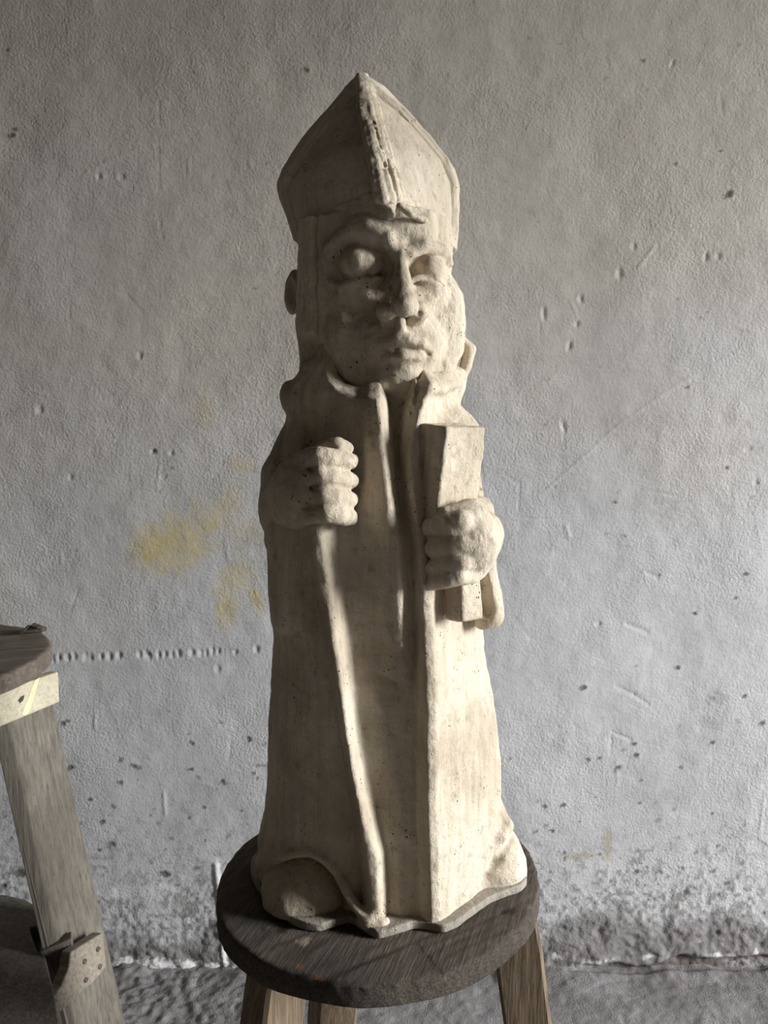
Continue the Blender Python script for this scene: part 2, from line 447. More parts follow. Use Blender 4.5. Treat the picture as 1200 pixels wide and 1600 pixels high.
# specks of mud
DK = (.09, .08, .065)
for (u, v, r) in [(911, 1074, 5), (965, 1200, 7), (880, 1259, 5), (851, 1260, 4), (862, 1298, 5), (1070, 1393, 6), (1033, 1363, 4), (994, 1362, 4), (1135, 1379, 4), (1086, 959, 5), (961, 785, 4),
                  (1137, 731, 4), (867, 760, 4), (1059, 1044, 4), (1166, 897, 4), (1074, 605, 3), (1163, 1088, 4), (1113, 1160, 4), (993, 1180, 5), (110, 1200, 6), (209, 1198, 5), (188, 1223, 5), (298, 1203, 5),
                  (300, 1162, 4), (98, 1131, 5), (30, 1365, 11), (4, 1385, 6), (1137, 304, 7), (1055, 257, 3), (1125, 236, 3), (1005, 95, 3), (876, 70, 3), (479, 110, 4), (12, 78, 3), (18, 212, 5), (24, 203, 3), (140, 1250, 4), (175, 1320, 6),
                  (347, 1220, 5), (345, 1130, 4), (388, 1155, 5), (240, 705, 4), (258, 1366, 8), (160, 1285, 5), (937, 1335, 3), (1190, 1130, 5), (919, 1187, 4), (1000, 1255, 3), (990, 1162, 4), (1150, 935, 3)]:
    blotch(u, v, r*1.0, r*.65, DK, .85, rng.uniform(-40, 40), (u+v) % 23, .35, .5); dent(u, v, r, r*.8, -.0012)
for i in range(420):
    v = 1500-abs(rng.normal(0, 1))*150; u = rng.uniform(0, 1200)
    if v < 1050 and rng.random() < .5: continue
    r = rng.uniform(1.2, 3.4); blotch(u, v, r*rng.uniform(1, 1.8), r, DK, rng.uniform(.35, .8), rng.uniform(-60, 60), i % 19, .4, .4)
for i in range(90):
    u, v = rng.uniform(0, 1200), rng.uniform(40, 1150); r = rng.uniform(1.0, 2.3)
    blotch(u, v, r*1.5, r, DK, rng.uniform(.25, .6), rng.uniform(-60, 60), i % 19, .4, .4)
# row of finger dents, and other dents
for u in [83, 92, 106, 116, 134, 141, 158, 171, 186, 218, 228, 233, 248, 258, 270, 279, 300, 314, 322, 332, 341, 368, 401]:
    dent(u, 1029-(u-90)*.042+rng.uniform(-2, 2), rng.uniform(4.0, 6.0), rng.uniform(7, 10), -.0024, 0, .1)
for u, v, ru, rv in [(968, 428, 5, 10), (1122, 400, 5, 7), (1103, 402, 4, 10), (908, 467, 4, 8), (990, 384, 4, 6), (902, 506, 4, 6), (155, 276, 4, 6), (190, 276, 6, 6), (174, 275, 10, 3), (219, 556, 4, 7), (1183, 754, 5, 6), (1170, 702, 7, 5),
                     (240, 706, 6, 5), (890, 540, 4, 10), (850, 490, 4, 14), (935, 975, 5, 4), (1050, 100, 3, 8), (57, 1280, 5, 8), (110, 745, 4, 6), (62, 640, 6, 8), (880, 665, 4, 12), (268, 708, 4, 5), (340, 1045, 5, 8), (255, 745, 8, 3)]:
    dent(u, v, ru*1.2, rv*1.1, -.002, rng.uniform(-15, 15), .15)
for pts, w, h in [([(135, 268), (210, 235), (320, 195), (420, 165)], 1.6, .0009), ([(1165, 545), (1060, 600), (965, 665), (850, 770)], 1.5, .0009), ([(998, 417), (1022, 385)], 2, .0014), ([(980, 975), (1012, 988)], 3, -.0018),
                  ([(963, 1072), (990, 1085), (1012, 1100)], 2.5, -.0012), ([(955, 1143), (985, 1155)], 2, -.0015), ([(954, 1150), (955, 1178)], 1.5, -.0012), ([(884, 822), (890, 840)], 2.2, .0016), ([(1012, 895), (1028, 902)], 3, -.0018),
                  ([(1192, 1250), (1186, 1310), (1200, 1318)], 1.5, .0012), ([(246, 215), (248, 300)], 1.2, -.0008), ([(295, 250), (297, 276)], 1.6, .001), ([(795, 747), (812, 755), (811, 800)], 1.2, -.0012), ([(883, 660), (882, 690)], 1.2, -.0012),
                  ([(250, 715), (246, 765)], 1.2, .001), ([(205, 710), (206, 752)], 1.2, .001), ([(1000, 765), (1060, 775)], 2, -.001), ([(1020, 790), (1080, 784)], 1.5, -.001), ([(820, 810), (880, 811)], 1.4, -.0008), ([(1030, 930), (1170, 929)], 1.2, .0006),
                  ([(1150, 510), (1185, 520)], 1.3, .001), ([(800, 960), (830, 1000)], 1.2, -.0008), ([(1180, 800), (1190, 850)], 1.3, .001), ([(255, 1240), (258, 1275)], 2, .0014), ([(147, 1115), (148, 1140)], 2, .0014), ([(360, 1160), (358, 1185)], 2, -.001)]:
    scratch(pts, w, h)
for i in range(70):
    u, v = rng.uniform(0, 1200), rng.uniform(0, 1400); a = rng.choice([rng.normal(0, .25), rng.normal(1.5, .3)]); L = rng.uniform(8, 40)
    scratch([(u, v), (u+L*math.cos(a), v+L*math.sin(a))], rng.uniform(.9, 1.6), rng.choice([-1, 1])*rng.uniform(.0004, .001))
# raw, splashed render at the foot of the wall
ex = fbm2(GX*5, GZ*5, 61, 4)
foot = sstep(.30, .02, GZ+.07*ex)
spk = fbm2(GX*95, GZ*95, 71, 3)
splash = (1-sstep(.05, .55, GZ+.12*ex))*sstep(.15, .75, spk+.35*foot)
GREY = np.array([.20, .19, .18], np.float32)
colw = colw*(1-.62*splash[..., None])+.62*splash[..., None]*np.array([.17, .155, .135], np.float32)
raw = sstep(.125, .07, GZ+.045*ex+.02*np.sin(GX*9))
colw = colw*(1-.85*raw[..., None])+.85*raw[..., None]*GREY*(1+.25*spk)[..., None]
H += raw*(.0035*fbm2(GX*34, GZ*34, 81, 4))+.0015*foot*spk
WHITE = (.70, .69, .68)
for q in [(300, 1507, 70, 7, .9, 0), (215, 1502, 36, 7, .9, 3), (330, 1511, 40, 5, .9, 0), (205, 1393, 60, 9, .55, 6), (915, 1508, 34, 7, .8, 12), (1010, 1494, 12, 4, .8, 0), (1128, 1495, 22, 7, .85, 0), (1165, 1512, 28, 9, .85, -8), (1196, 1508, 12, 9, .9, 0),
          (870, 1493, 10, 5, .7, 0), (950, 1508, 14, 4, .8, 20), (1182, 1490, 6, 7, .8, 0), (1185, 1290, 14, 90, .35, 0), (40, 1388, 9, 3, .7, 0), (1090, 1470, 8, 3, .6, 0)]:
    blotch(q[0], q[1], q[2], q[3], WHITE, q[4], q[5], int(q[0]) % 11, .25, .5); 
scratch([(338, 1350), (343, 1395), (348, 1440), (352, 1506)], 4, .003, (.78, .77, .76), .95)
scratch([(335, 1345), (341, 1375)], 7, .001, (.74, .73, .72), .8)
# open joint between wall and floor, right
gap = sstep(.38, .55, GX+.06*ex)*sstep(.022, .008, GZ+.012*ex)
H -= .010*gap; colw = colw*(1-.6*gap[..., None])+.6*gap[..., None]*np.array([.10, .07, .055], np.float32)
H *= sstep(1.36, 1.25, np.abs(GX))*sstep(2.42, 2.3, GZ)
V = np.stack([GX, YW-H, GZ], -1).reshape(-1, 3)
wall = mesh_obj('wall_back', V, grid_faces(len(xs), len(zs_)), M_WALL, None, True, np.clip(colw, 0, 1).reshape(-1, 3))
tag(wall, 'scuffed off-white plaster wall behind the statue', kind='structure')

fx = axis_lines(RX0, RX1, -1.4, 1.4, .005); fy = axis_lines(RY0, YW+.04, -.25, YW+.04, .0045)
FX, FY = np.meshgrid(fx, fy, indexing='ij')
dw = YW-FY
rough = .35+.65*sstep(.02, -.6, FX)*1.0
FH = .0035*fbm2(FX*9, FY*9, 5, 3)+rough*.0055*np.abs(fbm2(FX*36, FY*36, 15, 4))+.0025*fbm2(FX*80, FY*80, 25, 3)*rough+.010*sstep(.09, .0, dw)*sstep(-.2, .7, fbm2(FX*12, FY*12, 35, 3))*sstep(-.6, -.1, FX+.5)
FH -= .008*sstep(.35, .5, FX)*sstep(.022, .006, dw+.012*fbm2(FX*7, FY*7, 6, 3))
fcol = np.array([.225, .215, .21], np.float32)*(1+.14*fbm2(FX*14, FY*14, 45, 4))[..., None]
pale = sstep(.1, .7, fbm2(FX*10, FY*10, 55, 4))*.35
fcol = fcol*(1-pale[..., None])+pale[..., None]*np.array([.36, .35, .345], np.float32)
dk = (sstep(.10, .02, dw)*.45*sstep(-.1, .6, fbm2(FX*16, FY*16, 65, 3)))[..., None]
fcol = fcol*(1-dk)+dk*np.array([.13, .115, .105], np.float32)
fm = (sstep(1.42, 1.3, np.abs(FX))*sstep(-.27, -.15, FY))[..., None]; fcol = fcol*fm+(1-fm)*np.array([.235, .225, .22], np.float32)
FH *= sstep(1.42, 1.3, np.abs(FX))*sstep(-.27, -.15, FY)
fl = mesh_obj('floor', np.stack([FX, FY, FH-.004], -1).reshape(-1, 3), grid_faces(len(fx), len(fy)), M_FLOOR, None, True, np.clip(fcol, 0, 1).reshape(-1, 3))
tag(fl, 'rough grey concrete floor', kind='structure')

def slab(name, lo, hi, mat, parent=None):
    x0, y0, z0 = lo; x1, y1, z1 = hi
    v = [(x0, y0, z0), (x1, y0, z0), (x1, y1, z0), (x0, y1, z0), (x0, y0, z1), (x1, y0, z1), (x1, y1, z1), (x0, y1, z1)]
    f = [(0, 3, 2, 1), (4, 5, 6, 7), (0, 1, 5, 4), (1, 2, 6, 5), (2, 3, 7, 6), (3, 0, 4, 7)]
    return mesh_obj(name, v, f, mat, parent, False)
def holed_wall(name, plane, at, thick, a0, a1, z1, h0, h1, hz0, hz1):
    """wall with one opening, built as one closed ring of boxes"""
    V, F = [], []
    def bx(p0, p1, q0, q1):
        n = len(V)
        for q in (q0, q1):
            for (p, w) in ((p0, at), (p1, at), (p1, at+thick), (p0, at+thick)):
                V.append((w, p, q) if plane == 'x' else (p, w, q))
        F.extend([tuple(n+i for i in f) for f in ((0, 3, 2, 1), (4, 5, 6, 7), (0, 1, 5, 4), (1, 2, 6, 5), (2, 3, 7, 6), (3, 0, 4, 7))])
    bx(a0, h0, 0, z1); bx(h1, a1, 0, z1); bx(h0, h1, 0, hz0); bx(h0, h1, hz1, z1)
    return mesh_obj(name, V, F, M_ROOM, None, False)
tag(holed_wall('wall_right', 'x', RX1, .2, RY0, YW, RZ1, WIN_Y0, WIN_Y1, WIN_Z0, WIN_Z1), 'plain plaster wall with the window that lights the statue', kind='structure')
tag(slab('wall_front', (RX0, RY0-.2, 0), (RX1, RY0, RZ1), M_ROOM), 'plain plaster wall', kind='structure')
tag(slab('wall_left', (RX0-.2, RY0, 0), (RX0, YW, RZ1), M_ROOM), 'plain plaster wall', kind='structure')
tag(slab('ceiling', (RX0, RY0, RZ1), (RX1, YW, RZ1+.15), M_ROOM), 'plain plaster ceiling', kind='structure')
def win_frame(name, plane, at, a0, a1, z0, z1):
    e = empty(name, (at, (a0+a1)/2, z0) if plane == 'x' else ((a0+a1)/2, at, z0)); tag(e, 'painted wooden window frame in the plaster wall', kind='structure')
    w = .035
    for nm, (p0, p1, q0, q1) in (('window_stile', (a0, a0+w, z0, z1)), ('window_stile', (a1-w, a1, z0, z1)), ('window_rail', (a0, a1, z0, z0+w)), ('window_rail', (a0, a1, z1-w, z1))):
        lo, hi = ((at-.02, p0, q0), (at+.02, p1, q1)) if plane == 'x' else ((p0, at-.02, q0), (p1, at+.02, q1))
        o = slab(nm, lo, hi, M_FRAME, e); o.location = -e.location
win_frame('window_1', 'x', WIN_X+.08, WIN_Y0, WIN_Y1, WIN_Z0, WIN_Z1)

# ------------------------------------------------------------------ the statue
statue = empty('bishop_statue', (0, 0, ZS))
tag(statue, 'cream plaster statue of a bishop in a tall mitre holding a book', 'statue')
def part(name, vol, mat, parent=statue, rough=()):
    for r in rough: vol.rough(*r)
    vol.op((lambda x, y, z: (.06 if name == 'base_slab' else .35)-z+0*x+0*y, None, None), 0, 'and')
    V, F = vol.mesh()
    return mesh_obj(name, V/100, F, mat, parent, True)
def tab(pxs, y):
    q = sorted([(P(u, v, y)[2], P(u, v, y)[0]) for u, v in pxs]); z = [a for a, _ in q]; x = [b for _, b in q]
    return lambda zz: float(np.interp(zz, z, x))
def lin(*kv):
    k = [a for a, _ in kv]; w = [b for _, b in kv]; return lambda z: float(np.interp(z, k, w))
xL = tab([(490, 560), (470, 575), (440, 622), (446, 650), (432, 690), (418, 760), (411, 800), (413, 870), (420, 950), (428, 985), (424, 1040), (420, 1100), (415, 1200), (412, 1270), (402, 1300), (400, 1360)], -1)
xR = tab([(712, 560), (722, 584), (722, 594), (712, 614), (703, 632), (709, 645), (722, 662), (742, 700), (752, 800), (750, 870), (746, 930), (750, 990), (765, 1060), (777, 1150), (780, 1250), (783, 1300), (786, 1385)], -1)
x_sl = tab([(478, 800), (490, 900), (507, 990), (522, 1080), (536, 1180), (552, 1280), (563, 1350), (570, 1430)], -11.5)
x_sr = tab([(515, 800), (529, 900), (538, 990), (549, 1080), (561, 1180), (581, 1280), (600, 1350), (604, 1430)], -12.3)
x_l2 = tab([(606, 620), (609, 650), (613, 700), (619, 760), (628, 830), (634, 880), (640, 980)], -12.2)
x_r = tab([(655, 600), (642, 640), (633, 700), (635, 740), (643, 800), (650, 880), (653, 950), (656, 1000), (660, 1100), (664, 1250), (668, 1445)], -12.3)
front = lin((0, 10.3), (8, 10.9), (20, 11.3), (30, 11.6), (40, 11.9), (50, 11.7), (56, 11.0), (60, 10.4))
stp = lin((0, 1.1), (3, 1.5), (20, 1.5), (36, 1.6), (43, 1.7), (47, 0.3), (49, 0))
lip = lin((26, 0), (31, .8), (36, 1.5), (50, 1.6), (60, 1.6))
gapd = lin((27, 0.05), (32, .4), (40, .9), (48, 1.7), (54, 2.6), (60, 3.0))
rp = lin((0, 1.2), (10, 1.3), (30, 1.25), (45, 1.3), (60, 1.6))
def robe_poly(z):
    l, r, f = xL(z), xR(z), front(z); sl, sr, l2, rr = x_sl(z), x_sr(z), x_l2(z), x_r(z)
    s, L, g, p = stp(z), lip(z), gapd(z), rp(z)
    kk = float(np.interp(z, [34, 41], [.75, .30]))
    pts = [(l, .5), (l*.97, -2.8), (l*.86, -5.9), (l*.70, -8.2), ((l*.70+sl)/2, -(f-.2-8.2)*.62-8.2)]
    pts += [(sl-.25, -(f-.55)), (sl+.15, -(f-.2+s*.5)), (sl+.6, -(f+s*.92))]
    pts += [(sr-1.0, -(f+s)), (sr-.72, -(f+s*1.03)), (sr-.55, -(f+s*.85)), (sr+.0, -(f-.25+s*.15)), (sr+.4, -(f-.45))]
    if z > 43:
        w = min(1, (z-43)/5); c0, c1 = np.array([l*.70, -7.7]), np.array([l2-2.4, -(f-.1)]); nn_ = len(pts)-4
        for q in range(4, len(pts)):
            t_ = (q-3)/(nn_+.5); tg = c0*(1-t_)+c1*t_+np.array([-.25, -.5])*4*t_*(1-t_)*.9; pts[q] = tuple(np.array(pts[q])*(1-w)+tg*w)
    mid = (sr+min(l2, rr-.8))/2 if z < 28 else (sr+l2)/2
    pts += [(mid, -(f-.12 if z < 44 else f+.1))]
    if z > 27: 
        wf = .25+.6*min(1, L/1.1)
        pts += [(l2-wf-1.2, -(f+.1+L*.6)), (l2-wf-.1, -(f+L)), (l2-wf+.08, -(f+L*.92)), (l2, -(f+L*.2-g*.3)), (l2+.2, -(f-g))]
    pts += [(rr-.35, -(f-g)), (rr-.05, -(f+p*.85)), (rr+.35, -(f+p)), (rr+1.3, -(f+p*kk))]
    a, b = np.array([rr+1.3, -(f+p*kk)]), np.array([r, 0.2])
    for t, bl in ((.22, .35), (.45, .75), (.68, 1.2), (.86, 1.25)):
        c = a*(1-t)+b*t; n = np.array([-(b-a)[1], (b-a)[0]]); n = -n/np.linalg.norm(n)
        if n[0] < 0: n = -n
        pts.append(tuple(c+n*bl))
    pts += [(r, .2)]
    bk = 11.5 if z < 30 else 11.0
    for a in np.linspace(0, np.pi, 14)[1:-1]:
        pts.append((((r+l)/2)+(r-l)/2*math.cos(a), .4+bk*math.sin(a)))
    return pts
ZSB = np.arange(0, 62.01, 1.0)
TB = polar_table(robe_poly, ZSB, 1.2)
def collar_top(th):
    # height of the collar's upper edge against direction around the neck
    a = np.degrees(th)
    return np.interp(a, [-180, -150, -139, -134, -128, -120, -114, -104, -93, -86, -79, -75, -66, -55, -40, -20, 0, 90, 180],
                     [59.8, 60.2, 61.0, 61.0, 59.2, 57.0, 56.0, 55.5, 55.2, 55.0, 55.2, 56.6, 57.0, 57.5, 58.4, 58.8, 58.8, 59.5, 60.0]).astype(np.float32)
v = Vol((-18, -15.5, -.4), (19, 13, 62), .205)
v.add(polar(TB, ZSB, 0, collar_top, .35, -.7))
# hollow inside the collar
inner = np.clip(TB-1.45, 2, 99)
v.cut(polar(np.minimum(inner, 9.4), ZSB, 0, 70, 54.0), .3)
v.add(SC(v, [(664, 610), (690, 605), (718, 594)], [.5, .55, .5], -.1), .5)
# left shoe, its hollow under the hem and the hem arched over it
v.cut(ell(P(474, 1398, -9.6), (4.6, 3.9, 4.0)), 1.2)
v.add(PC([(404, 1352, -2.5), (420, 1343, -5.5), (450, 1335, -8), (485, 1334, -9.3), (512, 1348, -10.0), (535, 1380, -10.5), (556, 1415, -10.9), (575, 1436, -11.4)], [.5, .5, .5, .5, .5, .5, .6, .7]), 1.0)
# right hem: ledge, crease and the bulge of the other foot
v.add(ell(P(778, 1356, -1.4), (3.2, 3.6, 5.0)), 1.8)
v.add(PC([(778, 1262, -1), (796, 1288, -2), (788, 1306, -3.6)], [.4, .4, .3]), 1.1)
v.cut(SC(v, [(800, 1303), (785, 1330), (768, 1352), (755, 1372)], [.25, .45, .4, .2], .15), .6)
# broken toe of the staff-like edge and of the right front edge
v.add(ell(P(585, 1440, -11.4), (1.9, 1.1, .9)), .5); v.add(ell(P(680, 1446, -10.6), (1.4, .9, .7)), .5)
# left arm: shoulder, elbow, forearm under the cloak
v.add(PC([(458, 690, -4.5), (440, 740, -5.5), (434, 800, -6.5), (446, 842, -7.5)], [1.6, 2.2, 2.3, 2.0]), 1.4)
v.add(ell(P(451, 617, -2.5), (.9, 1.8, 1.5)), 1.0)
v.cut(SC(v, [(446, 652), (440, 690), (436, 720)], [.3, .35, .2], .1), .5)
v.add(PC([(446, 842, -6.0), (470, 790, -8.6)], [2.2, 2.3]), 1.2)
# cloak edge falling from the left side of the collar
v.add(PC([(474, 572, -5.2), (472, 640, -7.5), (470, 700, -9.0)], [.55, .6, .5]), .7)
v.cut(PC([(462, 610, -6.8), (457, 680, -8.2), (452, 735, -9.2)], [.35, .45, .3]), .9)
# right shoulder
v.add(ell(P(690, 690, -4), (4.2, 4.6, 4.0)), 1.5)
# folds and handling
v.smooth()
part('robe', v, PL, statue, [(.22, .16, 3), (.12, .55, 5), (.08, 1.3, 8)])

# ---- left sleeve hanging under the raised arm, right sleeve open towards the front
v = Vol((-16, -14, 26), (-4, 0, 46), .17)
v.add(PC([(452, 822, -8.4), (450, 870, -8.6), (450, 925, -8.6), (450, 965, -8.4)], [2.2, 2.1, 2.05, 1.75], (1, .85, 1)))
v.add(PC([(480, 850, -9.4), (482, 900, -9.6), (470, 972, -9.2)], [.7, .55, .5]), .8)
v.cut(PC([(468, 855, -11.3), (466, 905, -11.3), (461, 955, -11.0)], [.75, 1.0, .75]), .3)
part('sleeve', v, PL, statue, [(.12, .4, 13), (.05, 1.4, 15)])
v = Vol((5, -15, 25), (17, 2, 48), .16)
v.add(PC([(728, 800, -8.6), (746, 800, -7.2), (754, 840, -6.4), (757, 890, -5.8), (762, 930, -5.4), (764, 958, -5.2)], [1.9, 1.75, 1.45, 1.3, 1.5, 1.65], (1, .75, 1)))
v.add(PC([(742, 880, -6.6), (743, 930, -6.6), (752, 975, -6.2)], [.6, .65, .6]), .8)
v.cut(PC([(748, 850, -9.6), (751, 890, -8.7), (755, 925, -8.2), (760, 955, -7.9)], [.9, 1.0, 1.15, 1.1], (1, .8, 1)), .25)
v.cut(PC([(724, 775, -12.4), (750, 800, -10.8), (755, 850, -10.0)], [.45, .6, .5]), .3)
part('sleeve', v, PL, statue, [(.10, .5, 23), (.05, 1.6, 25)])

# ---- hands
v = Vol((-14, -17, 37), (-1, -3, 54), .14)
v.add(PC([(440, 800, -7.0), (462, 770, -10.4), (492, 757, -12.9)], [2.4, 2.6, 2.5], (1, 1, .75)))
v.add(ell(P(478, 765, -11.4), (2.6, 2.0, 3.6), rotm(0, 12, 0)), 1.0)
for i, vv in enumerate((716, 746, 776, 803)):
    o = i*4.0
    v.add(PC([(466+o*.6, vv+4, -12.4), (499+o, vv-3, -15.0-.1*i), (514+o, vv, -14.8), (533+o*.5, vv+3, -13.8), (547, vv+5, -12.5)], [.85, 1.0, 1.0, .96, .8]), .5)
v.add(PC([(492, 712, -12.2), (508, 700, -13.0), (528, 696, -13.4), (543, 700, -12.8)], [.8, .8, .82, .6]), .25)
for vv in (731, 761, 790):
    v.cut(PC([(474, vv+3, -14.1), (490, vv+1, -15.4)], [.1, .2]), .4)
part('hand', v, PL, statue, [(.09, .8, 33), (.05, 1.9, 35)])
v = Vol((1.5, -19, 34), (15, -5, 48), .14)
v.add(ell(P(734, 845, -12.2), (2.7, 2.5, 4.2), rotm(0, -8, 40)))
v.add(PC([(748, 835, -9.5), (735, 845, -12.8)], [2.6, 2.8]), 1.0)
for i, (vv, r) in enumerate(((818, 1.12), (852, 1.0), (881, .92), (905, .84))):
    o = (0, 2, 2, -4)[i]
    v.add(PC([(742+o, vv-6, -13.0), (719+o, vv-3, -15.0), (704+o, vv, -14.8), (687, vv+3, -13.8), (673, vv+6, -12.4)], [r*.95, r, r, r*.95, r*.85]), .4)
v.add(PC([(745, 798, -11.6), (722, 800, -13.2), (698, 802, -13.7)], [1.1, 1.0, .85]), .4)
part('hand', v, PL, statue, [(.09, .8, 43), (.05, 1.9, 45)])

# ---- book
v = Vol((0, -19, 29), (15, -4, 55), .15)
e = P(687, 730, -13.7); RB = rotm(8, 0, 44)
cb = np.array([e[0], e[1], 46.6])+RB@np.array([3.05, 1.75, 0])
v.add(box(cb, (3.05, 1.75, 6.0), RB, .28))
v.cut(chain([cb+RB@np.array([-2.6, 0, 7.3]), cb+RB@np.array([2.4, .2, 6.9])], [1.3, 1.25]), .3)
for q in (-.9, .0, .8):                                   # leaf edges
    v.cut(chain([cb+RB@np.array([-3.15, q, 5.4]), cb+RB@np.array([-3.15, q+.15, -4])], [.16, .14]), .15)
RL = rotm(-4, 0, 38); el = P(719, 925, -12.6)
v.add(box(el+RL@np.array([1.3, 1.0, 0]), (1.45, 1.3, 3.0), RL, .35))
v.cut(chain([el+RL@np.array([-.25, 1.2, 3]), el+RL@np.array([-.2, 1.3, -3.2])], [.2, .15]), .15)
part('book', v, PL, statue, [(.10, .6, 53), (.05, 1.8, 55)])

# ---- shoe
v = Vol((-15, -14, -.3), (-1.5, 2, 8), .17)
v.add(ell(P(474, 1396, -6.0), (4.7, 4.5, 4.7))); v.add(ell(P(497, 1402, -7.4), (2.8, 2.4, 3.0)), 1.2)
part('shoe', v, PL, statue, [(.16, .45, 63), (.06, 1.5, 65)])

# ---- head
def head_poly(z):
    l = lin((54, -9.0), (59, -9.2), (64, -9.6), (68, -9.4), (73, -9.2))(z); r = lin((54, 7.6), (58, 8.0), (64, 8.2), (69, 7.4), (72.5, 7.7))(z)
    d = lin((54, -1.4), (57, -.6), (60, 0), (70, 0), (73, .2))(z)
    pts = [(l, .3), (l, -2.4), (l+.4, -4.8), (-7.8, -7.1), (-7.0, -7.7), (-6.65, -7.5), (-6.45, -6.4), (-5, -7.7+d*-.6), (-2.2, -9.0-d), (1.8, -9.9-d), (4.6, -8.7-d), (6.5, -6.2-d*.6), (r-.35, -3.2), (r, 0)]
    for a in np.linspace(0, np.pi, 12)[1:-1]: pts.append(((r+l)/2+(r-l)/2*math.cos(a), 9.5*math.sin(a)))
    return pts
ZH = np.arange(50, 76.01, 1.0); TH = polar_table(head_poly, ZH, 3)
v = Vol((-12, -15, 50), (11, 11, 75), .15)
v.add(polar(np.minimum(TH, 99), ZH, 0, 74, 50.5))
v.op((lambda x, y, z: np.sqrt((x-1.2)**2+.64*(y+.8)**2)-4*np.maximum(y+5.2, 0)*(x < 2)-np.interp(z, [54, 56, 58, 60, 61.3, 62.3, 63], [6.7, 6.8, 7.6, 8.3, 8.8, 10.5, 14]).astype(np.float32), None, None), .3, 'and')
# sockets
v.cut(ell(P(556, 412, -10.2), (3.6, 2.2, 2.9), rotm(0, 4, 8)), .8)
v.cut(ell(P(676, 424, -9.6), (2.6, 1.9, 2.3), rotm(0, 0, -25)), .9)
# brows and forehead
v.add(PC([(507, 425, -6.4), (514, 388, -7.6), (540, 366, -8.8), (575, 360, -9.9), (603, 372, -10.5), (620, 396, -10.1)], [.5, .6, .7, .8, .8, .6]), 1.0)
v.add(PC([(640, 396, -10.2), (662, 385, -9.6), (690, 390, -7.8), (704, 412, -5.2)], [.7, .7, .6, .35]), .7)
v.add(ell(P(612, 360, -8.6), (4.4, 2.0, 2.0)), 1.2)
v.cut(PC([(652, 356, -11.3), (650, 378, -11.3)], [.5, .4]), .9)
# cheeks
v.add(ell(P(690, 500, -4.2), (2.6, 3.0, 4.6)), 1.2); v.add(ell(P(548, 520, -7.2), (2.6, 1.7, 2.4)), 1.2); v.add(ell(P(520, 470, -5.8), (1.6, 1.6, 2.6)), 1.2)
v.cut(ell(P(552, 478, -10.2), (1.9, 1.3, 1.6)), 1.2)
# eyeballs and lids
v.add(ell(P(566, 410, -8.7), (2.3, 2.0, 1.85)), .4); v.add(ell(P(673, 424, -7.3), (1.65, 1.75, 1.55)), .4)
v.add(PC([(514, 440, -7.4), (532, 446, -8.6), (560, 439, -9.9), (583, 435, -9.8), (598, 434, -9.2)], [.26, .32, .36, .34, .25]), .35)
v.add(ell(P(566, 455, -8.3), (2.3, 1.2, 1.2)), .8)
v.add(PC([(640, 440, -9.0), (655, 434, -8.9), (674, 438, -8.5), (692, 448, -7.6)], [.22, .3, .3, .22]), .35)
v.add(ell(P(668, 460, -7.6), (2.0, 1.1, 1.2)), .8)
for a in ([(514, 438, -7.8), (532, 442, -9.1), (560, 433, -10.4), (584, 429, -10.2), (598, 430, -9.6)], [(641, 436, -9.5), (656, 431, -9.3), (675, 435, -8.9), (692, 445, -8.0)]):
    v.cut(PC(a, .13), .12)
# nose
v.add(PC([(623, 396, -9.8), (627, 420, -10.5), (630, 450, -11.7), (632, 476, -12.8)], [.75, .7, .85, 1.05], (1.0, .85, 1)), .6)
v.add(ell(P(632, 478, -12.4), (1.35, 1.25, 1.05)), .6)
v.add(ell(P(604, 488, -10.7), (1.15, 1.2, .9)), .45); v.add(ell(P(653, 487, -10.5), (1.05, 1.2, .95)), .45)
v.cut(ell(P(655, 492, -11.7), (.42, .5, .5)), .2); v.cut(ell(P(617, 500, -11.9), (.6, .7, .4)), .3); v.cut(ell(P(640, 500, -12.2), (.5, .7, .4)), .3)
# muzzle, moustache-like upper lip, mouth, lower lip, chin
v.add(ell(P(626, 538, -8.0), (4.2, 2.6, 2.9)), 1.4)
v.cut(PC([(640, 506, -11.6), (642, 522, -11.5)], [.38, .34]), .35); v.add(PC([(626, 503, -10.9), (627, 522, -10.7)], [.5, .5]), .4)
v.add(PC([(582, 549, -9.0), (600, 537, -10.1), (620, 530, -10.8), (638, 530, -10.9), (658, 536, -10.4), (674, 551, -8.8)], [.45, .58, .62, .62, .6, .42]), .35)
v.cut(PC([(592, 551, -10.6), (612, 545, -11.5), (634, 545, -11.8), (655, 547, -11.0), (670, 554, -9.6)], [.2, .3, .3, .28, .2]), .2)
v.add(PC([(604, 557, -10.0), (630, 558, -10.9), (656, 556, -10.0)], [.5, .62, .5]), .35)
v.cut(PC([(612, 572, -11.1), (645, 570, -11.1)], [.4, .4]), .7)
v.add(ell(P(622, 588, -8.2), (2.7, 2.1, 1.9)), .9)
v.cut(PC([(640, 575, -11.1), (642, 600, -10.9)], [.35, .4]), .5)
v.add(PC([(526, 548, -6.4), (548, 584, -7.4), (592, 604, -8.6)], [.9, .9, 1.0]), 1.2)
v.add(PC([(708, 545, -4.6), (690, 585, -6.2), (650, 603, -8.2)], [.9, .9, .9]), 1.2)
